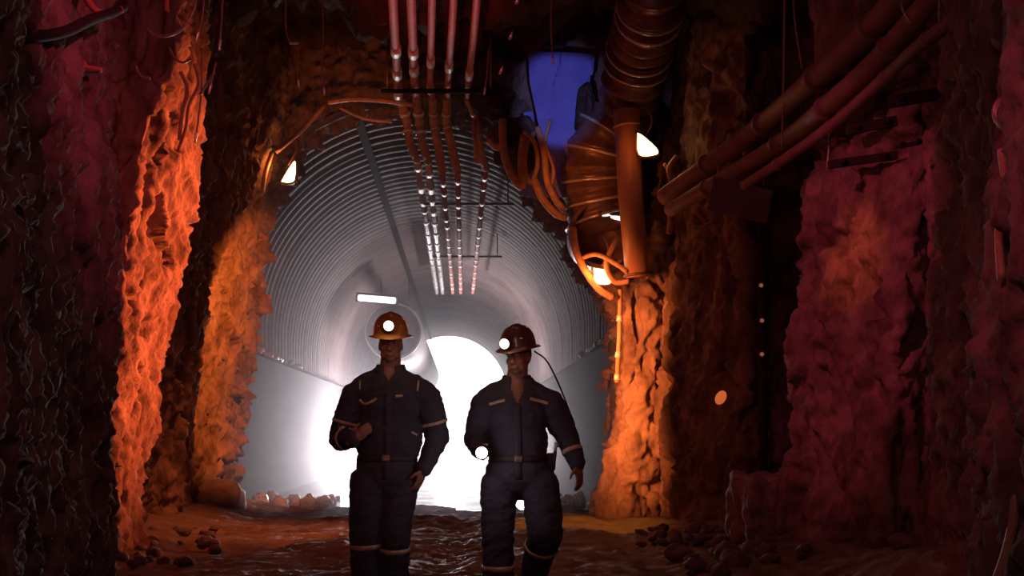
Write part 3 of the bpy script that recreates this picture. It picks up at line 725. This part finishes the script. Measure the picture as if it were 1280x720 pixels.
def hand_mb(mb, wrist, d, side, n, curl=0.3, wid=0.085, thumb=1, open_=0.9):
    """d: direction of the fingers, side: towards the thumb, n: palm normal (fingers curl towards n)"""
    d = Vector(d).normalized(); side = Vector(side); side = (side-d*side.dot(d)).normalized(); n = Vector(n); n = (n-d*n.dot(d)-side*n.dot(side)).normalized()
    w = Vector(wrist); R = Matrix((side, n, d)).transposed()
    mb.ell(w+d*0.048, (0.041, 0.017, 0.054), R); mb.ell(w+d*0.068, (0.042, 0.015, 0.03), R)
    mb.cap(w-d*0.03, 0.028, w+d*0.03, 0.027)
    for k, (off, L) in enumerate(((0.031, 0.072), (0.010, 0.080), (-0.011, 0.074), (-0.031, 0.058))):
        a = w+d*0.088+side*off*open_; dd = (d+side*off*1.6).normalized(); ang = curl*0.5
        r = 0.0095 if k < 3 else 0.008
        for s_, l_ in enumerate((0.45, 0.31, 0.24)):
            q = (dd*math.cos(ang)+n*math.sin(ang)).normalized(); b = a+q*L*l_
            mb.cap(a, r-0.0007*s_, b, r-0.0007*(s_+1), 8); a = b; ang += curl*(1.0+0.15*k)
    a = w+d*0.022+side*0.03; q = (side*0.75+d*0.75+n*0.35).normalized(); b = a+q*0.042
    mb.cap(a, 0.014, b, 0.0115, 8); q2 = (d*0.9+side*0.2+n*0.45).normalized(); c = b+q2*0.032
    mb.cap(b, 0.011, c, 0.0095, 8)
def helmet(parent, c, R, m, lamp_off):
    def T(p): return Vector(c)+R@Vector(p)
    prof = [(0.001, 0.144)]
    for k in range(1, 13):
        a = PI/2*(1-k/12); prof.append((0.124*math.cos(a)**0.78, 0.012+0.132*math.sin(a)**0.95))
    prof += [(0.128, 0.006), (0.144, -0.002), (0.156, -0.009), (0.158, -0.013), (0.153, -0.016), (0.130, -0.006), (0.122, 0.02), (0.09, 0.09), (0.001, 0.13)]
    def shp(p):
        x, y, z = p.x*0.90, p.y*1.08, p.z
        if z < 0 : z -= 0.012*(abs(y)/0.17)**2*(1 if y < 0 else 0.3)-0.006*abs(x)/0.15
        if z > 0.05: z += 0.008*math.exp(-(x/0.020)**4)*min(1, (z-0.05)/0.06)                    # ridge
        return T((x, y, z))
    h = MB().lathe(prof, 48, shp).build('helmet', m, parent)
    # front bracket and lamp
    lo = Vector((lamp_off[0], -0.145, lamp_off[1]))
    MB().box(T(lo+Vector((0, 0.015, -0.004))), (0.045, 0.03, 0.06), R, 0.006).build('lamp_bracket', 'lamp_body', h)
    MB().lathe([(0.001, 0), (0.034, 0), (0.038, 0.006), (0.038, 0.03), (0.030, 0.045), (0.001, 0.047)], 28, lambda p: T(lo+Vector((p.x, -0.038+p.z, p.y)))).build('headlamp_body', 'lamp_body', h)
    MB().lathe([(0.001, -0.006), (0.024, -0.005), (0.031, 0.0), (0.031, 0.004), (0.001, 0.004)], 28, lambda p: T(lo+Vector((p.x, -0.041+p.z, p.y)))).build('headlamp_lens', 'head_lens', h)
    for s in (-1, 1):
        pts = [T((s*(0.113+0.003), 0.04-0.09*k/6, 0.045+0.02*math.sin(k))) for k in range(1)]
    for s in (-1, 1):
        MB().box(T((s*0.070, -0.098, 0.060)), (0.018, 0.006, 0.012), R@Euler((-0.5, 0, s*0.55)).to_matrix(), 0.002).build('helmet_sticker', 'reflect', h)
    light('headlamp_beam', 'POINT', T(lo+Vector((0, -0.09, 0))), (1, 0.75, 0.5), 0.35, shadow_soft_size=0.02)
    return h
def project_band(suit_me, base, c, axis, width, r_max=0.3, off=0.004, arc=None, n=56):
    bvh = BVHTree.FromPolygons([v.co for v in suit_me.vertices], [tuple(p.vertices) for p in suit_me.polygons])
    c = Vector(c)+base; axis = Vector(axis).normalized(); a = Vector((0, -1, 0)); a = (a-axis*a.dot(axis)).normalized(); b = axis.cross(a)
    rows = []
    for k in range(n+1):
        th = 2*PI*k/n; d = a*math.cos(th)+b*math.sin(th); row = []
        for o_ in (-0.5, 0.0, 0.5):
            q = c+axis*width*o_
            hit = bvh.ray_cast(q, d, r_max)
            rr = (hit[0]-q).length if hit[0] else 0.1
            row.append((q, d, rr))
        rows.append(row)
    out = []
    rad = [sum(x[2] for x in r)/3 for r in rows]
    for k, r in enumerate(rows):
        out.append([q+d*(rr+off) for q, d, rr in r]+[q+d*(rr-0.004) for q, d, rr in reversed(r)])
    return MB().grid(out, True)
def project_patch(suit_me, base, pts, width, off=0.004, n=8):
    bvh = BVHTree.FromPolygons([v.co for v in suit_me.vertices], [tuple(p.vertices) for p in suit_me.polygons])
    path = crom([Vector((x, 0, z)) for x, z in pts], n); rows = []
    for i, q in enumerate(path):
        t = (path[min(i+1, len(path)-1)]-path[max(i-1, 0)]).normalized(); w = Vector((-t.z, 0, t.x))
        row = []
        for s in (-.5, 0, .5):
            g_ = q+w*width*s; hit = bvh.ray_cast(base+Vector((g_.x, -1.0, g_.z)), Vector((0, 1, 0)), 2)
            y = hit[0].y if hit[0] else base.y
            row.append(Vector((base.x+g_.x, y-off, base.z+g_.z)))
        rows.append(row+[v+Vector((0, off+0.004, 0)) for v in reversed(row)])
    return MB().grid(rows, True, True)

def build_person(px_c, label, spec):
    Y = 7.7; base = Vector(((px_c-640)*Y/F, Y, 0))
    root = thing('person', label, 'person', base, 'two miners')
    B = lambda p: base+Vector(p)
    s = spec
    RH = Euler(s['head_rot']).to_matrix(); hc = B(s['head'])
    # ---- body (one continuous skin)
    mb = MB(); head_mb(mb, hc, RH)
    mb.cap(hc+Vector((0, 0.012, -0.06)), 0.062, B(s['neck']), 0.070)
    mb.cap(B(s['neck']), 0.07, B(s['chest']), 0.13)
    for k in (-1, 1): mb.cap(B(s['chest']+Vector((k*0.05, 0, 0.05))), 0.11, B(s['pelvis']+Vector((k*0.05, 0, 0))), 0.11)
    for arm in s['arms']:
        sh, el, wr = [B(q) for q in arm['j']]
        mb.cap(B(s['chest']+Vector((0, 0, 0.12))), 0.06, sh, 0.055); mb.cap(sh, 0.05, el, 0.04); mb.cap(el, 0.04, wr, 0.027)
        hand_mb(mb, wr, arm['d'], arm['side'], arm['n'], arm['curl'])
    for leg in s['legs']:
        hp, kn, an = [B(q) for q in leg]
        mb.cap(B(s['pelvis']), 0.11, hp, 0.09); mb.cap(hp, 0.085, kn, 0.055); mb.cap(kn, 0.055, an, 0.04)
        mb.cap(an, 0.04, an+Vector((0, -0.12, -0.05)), 0.035)
    me = remesh(mb, 0.0065, 2)
    link('body', me, 'skin', root)
    # eyes? shaded by the brim: sockets and lids are in the skin; add eyeballs
    for k in (-1, 1):
        MB().ell(hc+RH@Vector((k*0.031, -0.083, 0.000)), (0.009, 0.008, 0.0055), RH, 12, 8).build('eye', 'hair', root)
    # ---- hair
    mb = MB(); mb.ell(hc+RH@Vector((0, 0.030, 0.012)), (0.073, 0.090, 0.098), RH, 24, 14)
    mb.build('hair', 'hair', root)
    # ---- coverall
    mb = MB()
    ch = s['chest']; pe = s['pelvis']
    mb.ell(B(ch+Vector((0, 0.0, 0.0))), (0.205, 0.135, 0.20), None, 24, 14)
    mb.ell(B(ch+Vector((0, 0.01, 0.10))), (0.20, 0.115, 0.12), None, 24, 14)
    mb.cap(B(ch+Vector((-0.13, 0.01, 0.105))), 0.075, B(ch+Vector((0.13, 0.01, 0.105))), 0.075)
    mb.cap(B(ch+Vector((-0.05, 0.01, 0.165))), 0.07, B(ch+Vector((0.05, 0.01, 0.165))), 0.07)
    for k in (-1, 1): mb.cap(B(ch+Vector((k*0.05, 0.01, 0.17))), 0.06, B(ch+Vector((k*0.19, 0.01, 0.10))), 0.06)
    wa = (ch+pe)/2
    mb.ell(B(wa), (s['waist'], 0.135, 0.25), None, 24, 14)
    mb.ell(B(pe), (s['hip'], 0.145, 0.17), None, 24, 14)
    for arm in s['arms']:
        sh, el, wr = [B(q) for q in arm['j']]
        mb.cap(sh, 0.086, sh.lerp(el, 0.5), 0.085); mb.cap(sh.lerp(el, 0.5), 0.085, el, 0.072); mb.cap(el, 0.070, wr.lerp(el, 0.04), 0.048)
        mb.cap(B(ch+Vector((0.12 if sh.x > base.x else -0.12, 0.01, 0.09))), 0.095, sh, 0.085)
    for leg, rr in zip(s['legs'], s['leg_r']):
        hp, kn, an = [B(q) for q in leg]
        mb.cap(hp, rr[0], kn, rr[1]); mb.cap(kn, rr[1], an+(kn-an).normalized()*0.06, rr[2])
        mb.cap(B(pe+Vector((0, 0, 0.0))), 0.12, hp, rr[0]*0.98)
    me = remesh(mb, 0.0095, 5)
    wrinkle(me, 0.0075, 7.0, s['seed']); wrinkle(me, 0.003, 17.0, s['seed']+4)
    # open neckline: remove cloth where the collar stands open
    bm = bmesh.new(); bm.from_mesh(me); kill = []
    nk = B(s['neck'])
    for f in bm.faces:
        c = f.calc_center_median(); dx = abs(c.x-nk.x-s['v'][2]); zt = nk.z+0.02
        if c.y < nk.y+0.03 and c.z > s['v'][0] and dx < s['v'][1]*(c.z-s['v'][0])/(zt-s['v'][0]): kill.append(f)
        elif (c.x-nk.x)**2+((c.y-nk.y)*0.9)**2 < 0.068**2 and c.z > nk.z-0.05: kill.append(f)
    bmesh.ops.delete(bm, geom=kill, context='FACES'); bm.to_mesh(me); bm.free()
    suit_me = me.copy()
    suit = link('coverall', me, 'suit', root)
    # collar
    rows = []
    for k in range(33):
        a = -PI/2+0.42+(2*PI-0.84)*k/32
        ca, sa = math.cos(a), math.sin(a)
        f = 1-abs(k-16)/16
        c = nk+Vector((0, 0.012, 0))
        rows.append([c+Vector((ca*0.085, sa*0.082, -0.045-0.035*(1-f)**2)), c+Vector((ca*0.078, sa*0.076, 0.030-0.02*(1-f)**2)), c+Vector((ca*0.090, sa*0.086, 0.036-0.02*(1-f)**2)), c+Vector((ca*(0.105+0.02*(1-f)), sa*(0.10+0.01*(1-f)), -0.028-0.05*(1-f)**2))])
    MB().grid(rows, True, True).build('collar', 'suit', suit)
    # button placket
    mb = project_patch(suit_me, base, [(s['v'][2]+s['placket'][0], s['v'][0]-0.005), (s['v'][2]+s['placket'][1], 1.1), (s['placket'][2], 0.80)], 0.045, 0.003)
    mb.build('placket', 'suit', suit)
    for (pts_, w) in s['patches']: project_patch(suit_me, base, pts_, w).build('reflective_stripe', 'reflect', suit)
    for (c, ax, w, rm) in s['bands']: project_band(suit_me, base, c, ax, w, rm).build('reflective_band', 'reflect', suit)
    # belt
    project_band(suit_me, base, s['belt'], (0, 0, 1), 0.042, 0.27, 0.007).build('belt', 'belt', root)
    q = project_patch(suit_me, base, [(s['belt'][0]-0.025, s['belt'][2]), (s['belt'][0]+0.025, s['belt'][2])], 0.04, 0.016).build('belt_buckle', 'wire', root)
    # boots
    for leg in s['legs']:
        kn, an = B(leg[1]), B(leg[2]); sh = (kn-an).normalized(); fw = Vector((0, -1, 0)); fw = (fw-sh*fw.dot(sh)*0.9).normalized()
        mb = MB(); mb.cap(an+sh*0.16, 0.066, an, 0.058); mb.cap(an-sh*0.035+fw*(-0.03), 0.05, an-sh*0.05+fw*0.15, 0.047); mb.ell(an-sh*0.05+fw*0.14, (0.052, 0.06, 0.045))
        mb.box(an-sh*0.09+fw*0.055, (0.10, 0.28, 0.028), Matrix((Vector((1, 0, 0)), -fw, Vector((1, 0, 0)).cross(-fw))).transposed(), 0.01)
        link('boot', remesh(mb, 0.009, 2), 'boot', root)
    h = helmet(root, hc+RH@Vector((0, 0.012, 0.050)), RH, s['helmet'], s['lamp'])
    return root, base, suit_me, hc, RH, h

V = Vector
specL = dict(seed=3.0, head=V((0.010, -0.03, 1.668)), head_rot=(0.10, 0, 0.03), neck=V((0.005, 0.0, 1.505)), chest=V((0.0, 0.0, 1.290)), pelvis=V((-0.015, 0.0, 0.86)),
    waist=0.215, hip=0.20,
    arms=[dict(j=[V((-0.225, 0.01, 1.325)), V((-0.320, 0.03, 1.055)), V((-0.205, -0.19, 1.055))], d=(0.65, -0.12, 0.5), side=(-0.6, 0.2, 0.8), n=(0.3, 0.9, -0.2), curl=0.8),
          dict(j=[V((0.240, 0.01, 1.325)), V((0.305, 0.05, 1.06)), V((0.225, -0.08, 0.86))], d=(-0.35, -0.1, -1), side=(-0.5, -0.8, 0), n=(-1, 0.3, 0), curl=0.35)],
    legs=[[V((-0.125, 0, 0.78)), V((-0.150, -0.05, 0.47)), V((-0.15, 0.0, 0.10))], [V((0.065, 0, 0.78)), V((0.035, -0.04, 0.47)), V((0.03, 0.05, 0.10))]],
    leg_r=[(0.128, 0.100, 0.088), (0.125, 0.098, 0.085)],
    v=(1.425, 0.065, 0.0), placket=(0.0, 0.0, -0.01),
    patches=[([(-0.185, 1.305), (-0.150, 1.278), (-0.105, 1.290), (-0.07, 1.312)], 0.016), ([(0.05, 1.325), (0.095, 1.330)], 0.016), ([(-0.18, 1.37), (-0.183, 1.43)], 0.010), ([(0.185, 1.36), (0.19, 1.43)], 0.010), ([(0.15, 1.10), (0.185, 1.08)], 0.013)],
    bands=[(V((-0.290, 0.024, 1.165)), (-0.28, 0.05, -1), 0.020, 0.13), (V((-0.285, -0.06, 1.057)), (0.55, -1.1, 0.12), 0.022, 0.11), (V((0.29, 0.038, 1.16)), (0.25, 0.1, -1), 0.020, 0.13),
           (V((-0.150, -0.04, 0.375)), (0.03, 0.1, -1), 0.030, 0.16), (V((0.035, -0.03, 0.345)), (0, 0.15, -1), 0.030, 0.16)],
    belt=V((-0.01, 0.0, 0.935)), helmet='helmet_amber', lamp=(0.0, 0.062))
rootL, baseL, sL, hcL, RL, hL = build_person(487, 'person in dark coverall and amber hard hat, left of the two, hand at belly', specL)

specR = dict(seed=9.0, head=V((0.010, -0.04, 1.590)), head_rot=(0.16, -0.05, -0.42), neck=V((0.0, 0.0, 1.435)), chest=V((0.0, 0.0, 1.225)), pelvis=V((0.01, 0.0, 0.84)),
    waist=0.19, hip=0.205,
    arms=[dict(j=[V((-0.205, 0.01, 1.275)), V((-0.265, 0.06, 1.05)), V((-0.235, -0.17, 0.975))], d=(0.1, -1.0, -0.12), side=(0.25, 0.1, 1), n=(1, 0.1, -0.2), curl=1.0),
          dict(j=[V((0.220, 0.01, 1.275)), V((0.325, 0.05, 1.06)), V((0.392, -0.03, 0.885))], d=(0.10, -0.12, -1), side=(-0.6, -0.8, 0), n=(-0.8, 0.6, 0), curl=0.30)],
    legs=[[V((-0.115, 0, 0.75)), V((-0.122, -0.06, 0.46)), V((-0.115, -0.04, 0.10))], [V((0.150, -0.02, 0.75)), V((0.180, -0.16, 0.47)), V((0.105, 0.16, 0.16))]],
    leg_r=[(0.118, 0.100, 0.096), (0.120, 0.108, 0.085)],
    v=(1.275, 0.075, 0.005), placket=(0.0, 0.005, 0.01),
    patches=[([(-0.235+0.06, 1.275), (-0.12, 1.292), (-0.075, 1.302)], 0.018), ([(0.085, 1.312), (0.14, 1.298), (0.20, 1.282)], 0.020)],
    bands=[(V((0.360, 0.01, 0.985)), (0.36, -0.3, -1), 0.026, 0.12), (V((-0.120, -0.055, 0.235)), (0, 0.02, -1), 0.032, 0.16), (V((0.155, -0.07, 0.365)), (-0.15, 0.55, -0.7), 0.032, 0.15)],
    belt=V((0.01, 0.0, 0.93)), helmet='helmet_dark', lamp=(-0.012, 0.040))
rootR, baseR, sR, hcR, RR, hR = build_person(646, 'person in dark coverall and brown hard hat, right of the two, carrying a lamp', specR)
# lamp cable of the right helmet
q0 = hcR+RR@V((0.06, 0.14, 0.06))
pts_ = crom([P(668, 439, 7.78), P(684, 452, 7.85), P(700, 484, 7.9), P(712, 515, 7.85), P(718, 532, 7.8), P(712, 550, 7.82), P(693, 560, 7.8)], 8)
MB().tube(pts_, 0.0055, 8).build('lamp_cable', 'cable', rootR)
MB().box(baseR+V((0.215, 0.03, 0.90)), (0.05, 0.10, 0.13), None, 0.012).build('battery_pack', 'belt', rootR)
t = thing('pocket_tool', 'small tool with a pale handle hooked on the belt of the person on the right', 'tool', baseR+V((0.235, -0.04, 0.95)))
MB().tube([baseR+V((0.235, -0.03, 0.86)), baseR+V((0.245, -0.04, 0.98))], 0.011, 10).build('tool_shaft', 'belt', t)
MB().tube([baseR+V((0.245, -0.04, 0.98)), baseR+V((0.25, -0.04, 1.035))], 0.011, 10).build('tool_handle', 'clamp', t)
# hand lamp
c = P(602, 566, 7.38)
t = thing('hand_lamp', 'lit white hand lamp held low by the person on the right', 'hand lamp', c)
MB().lathe([(0.001, 0.0), (0.034, 0.0), (0.040, 0.01), (0.038, 0.04), (0.022, 0.065), (0.018, 0.16), (0.001, 0.162)], 28, lambda p: c+V((p.x, p.z, p.y))).build('lamp_barrel', 'lamp_body', t)
MB().lathe([(0.001, -0.010), (0.025, -0.008), (0.036, 0.0), (0.036, 0.004), (0.001, 0.004)], 28, lambda p: c+V((p.x, p.z, p.y))).build('lamp_glass', 'torch_lens', t)
light('hand_lamp_beam', 'POINT', c+V((0, -0.08, 0)), (0.93, 0.93, 1), 0.8, shadow_soft_size=0.03)

# ------------------------------------------------------------------ lights
WH = (1.0, 0.91, 0.95)
# floodlights deep in the tunnel, behind the two people
light('tunnel_point', 'POINT', (P(480, 550, 33)), WH, 1200, shadow_soft_size=0.3)
light('tunnel_point', 'POINT', (P(650, 550, 32)), WH, 750, shadow_soft_size=0.3)
light('floor_flood', 'SPOT', P(562, 598, 24), (1, .95, 1), 450, spot_size=0.42, spot_blend=0.7, shadow_soft_size=0.25, target=(-0.6, 6, 1.1))
light('floor_flood', 'SPOT', P(428, 598, 26), (1, .95, 1), 170, spot_size=0.40, spot_blend=0.7, shadow_soft_size=0.25, target=(-0.8, 6, 1.1))
light('face_spot', 'SPOT', (0.2, 3.2, 2.3), (1, .42, .38), 40, spot_size=0.5, spot_blend=0.8, shadow_soft_size=0.1, target=(-0.4, 7.7, 1.35))  # unseen front spot added to brighten the two people
light('wall_flood', 'SPOT', P(478, 560, 33), WH, 6500, spot_size=1.7, spot_blend=0.7, shadow_soft_size=0.3, target=(cx(32)-2.7, 31.5, 0.7))
light('daylight', 'AREA', (cx(57.5), 57.5, 2.6), WH, 50, shape='RECTANGLE', size=5.0, size_y=5.0, target=(cx(30), 30, 2.4))
# unseen aimed lights and fills added to light the drift
CR = (1.0, 0.10, 0.20)
light('left_pillar_light', 'AREA', (-0.8, 12.3, 2.5), (1.0, 0.16, 0.045), 80, shape='RECTANGLE', size=0.1, size_y=3.4, spread=math.radians(50), target=(-3.2, 10.9, 2.5))
light('left_floor_spot', 'SPOT', (-1.0, 13.0, 5.2), (1.0, 0.20, 0.05), 800, spot_size=0.75, spot_blend=0.9, shadow_soft_size=0.1, target=(-2.9, 13.2, 0))
light('right_floor_spot', 'SPOT', (0.6, 12.6, 5.2), OR2, 800, spot_size=0.46, spot_blend=0.8, shadow_soft_size=0.1, target=(0.85, 14.4, 0))
light('right_pillar_light', 'AREA', (0.1, 13.7, 1.75), (1, .23, .05), 38, shape='RECTANGLE', size=0.1, size_y=2.6, spread=math.radians(42), target=(1.6, 15.8, 1.75))
light('left_rim_spot', 'SPOT', (-1.5, 13.6, 3.0), (1.0, 0.22, 0.04), 800, spot_size=1.2, spot_blend=0.6, shadow_soft_size=0.05, target=(-3.8, 16.4, 2.2))
light('arch_spot', 'SPOT', (-0.6, 13.0, 3.9), OR, 120, spot_size=0.46, spot_blend=0.8, shadow_soft_size=0.05, target=(0.95, 15.6, 4.4))
light('arch_top_spot', 'SPOT', (-1.6, 13.8, 4.2), OR, 55, spot_size=0.7, spot_blend=0.8, shadow_soft_size=0.05, target=(-2.2, 16.2, 5.5))
light('left_crimson_spot', 'SPOT', (0.4, 5.0, 4.4), CR, 250, spot_size=0.95, spot_blend=0.9, shadow_soft_size=0.05, target=(-2.7, 7.4, 4.0))
light('right_crimson_spot', 'SPOT', (-0.6, 7.0, 4.6), CR, 290, spot_size=0.7, spot_blend=0.8, shadow_soft_size=0.05, target=(2.75, 10.2, 2.4))
light('right_orange_spot', 'SPOT', (0.0, 8.0, 4.2), (1, 0.16, 0.05), 380, spot_size=0.27, spot_blend=0.9, shadow_soft_size=0.05, target=(2.9, 10.2, 2.6))
light('right_edge_spot', 'SPOT', (0.5, 4.0, 3.8), CR, 85, spot_size=0.7, spot_blend=0.8, shadow_soft_size=0.03, target=(2.6, 6.2, 1.9))
light('pipe_red_spot', 'SPOT', (-0.9, 9.5, 3.2), (1, 0.05, 0.06), 260, spot_size=0.42, spot_blend=0.6, shadow_soft_size=0.1, target=(-0.95, 12.8, 5.6))
light('pipe_white_spot', 'SPOT', (-0.8, 9.0, 3.4), (1, 0.85, 0.8), 22, spot_size=0.16, spot_blend=0.8, shadow_soft_size=0.1, target=(-1.0, 15.8, 5.4))
light('blue_spot', 'SPOT', (0.4, 12.0, 4.4), (0.35, 0.4, 1.0), 200, spot_size=0.34, spot_blend=0.4, shadow_soft_size=0.05, target=P(702, 125, 15.9))
light('drift_fill', 'AREA', (0, 8.5, 5.6), (1.0, 0.16, 0.26), 8, shape='DISK', size=1.5, target=(0, 12, 1.0))
light('front_fill', 'AREA', (0, 1.0, 4.2), (1.0, 0.30, 0.32), 22, shape='DISK', size=1.5, target=(0, 9, 1.0))

# world: pale daylight beyond the far portal
w = bpy.data.worlds.new('World'); bpy.context.scene.world = w; w.use_nodes = True
w.node_tree.nodes['Background'].inputs[0].default_value = (1.0, 0.97, 1.0, 1); w.node_tree.nodes['Background'].inputs[1].default_value = 2.0

# haze in the drift and tunnel
HAZE = True
if HAZE:
    m = bpy.data.materials.new('haze'); m.use_nodes = True; nt = m.node_tree; nt.nodes.clear()
    out = nt.nodes.new('ShaderNodeOutputMaterial'); vs = nt.nodes.new('ShaderNodeVolumeScatter')
    vs.inputs['Color'].default_value = (0.97, 0.93, 1.0, 1); vs.inputs['Density'].default_value = 0.0085; vs.inputs['Anisotropy'].default_value = 0.85
    nt.links.new(vs.outputs[0], out.inputs['Volume'])
    o = MB().box((-1.5, 35.5, 3.2), (9.5, 41.0, 7.6)).build('haze', m, None, False)
    o['kind'] = 'stuff'; tag(o, 'pale smoky haze filling the steel-lined tunnel, brightest round the far light', 'haze')

# ------------------------------------------------------------------ camera / view
cd = bpy.data.cameras.new('camera'); cam = bpy.data.objects.new('camera', cd); C.objects.link(cam)
cam.location = (0, 0, CH); cam.rotation_euler = (PI/2, 0, 0); cd.sensor_width = 36; cd.lens = 36*F/1280; cd.shift_y = 180/1280; cd.clip_end = 500
sc = bpy.context.scene; sc.camera = cam
sc.view_settings.view_transform = 'Standard'; sc.view_settings.look = 'None'; sc.view_settings.gamma = 1; sc.view_settings.exposure = 0
sc.view_settings.use_curve_mapping = False
sc.cycles.use_denoising = True
sc.cycles.volume_bounces = 0; sc.cycles.max_bounces = 6; sc.cycles.diffuse_bounces = 3
sc.cycles.sample_clamp_indirect = 5.0
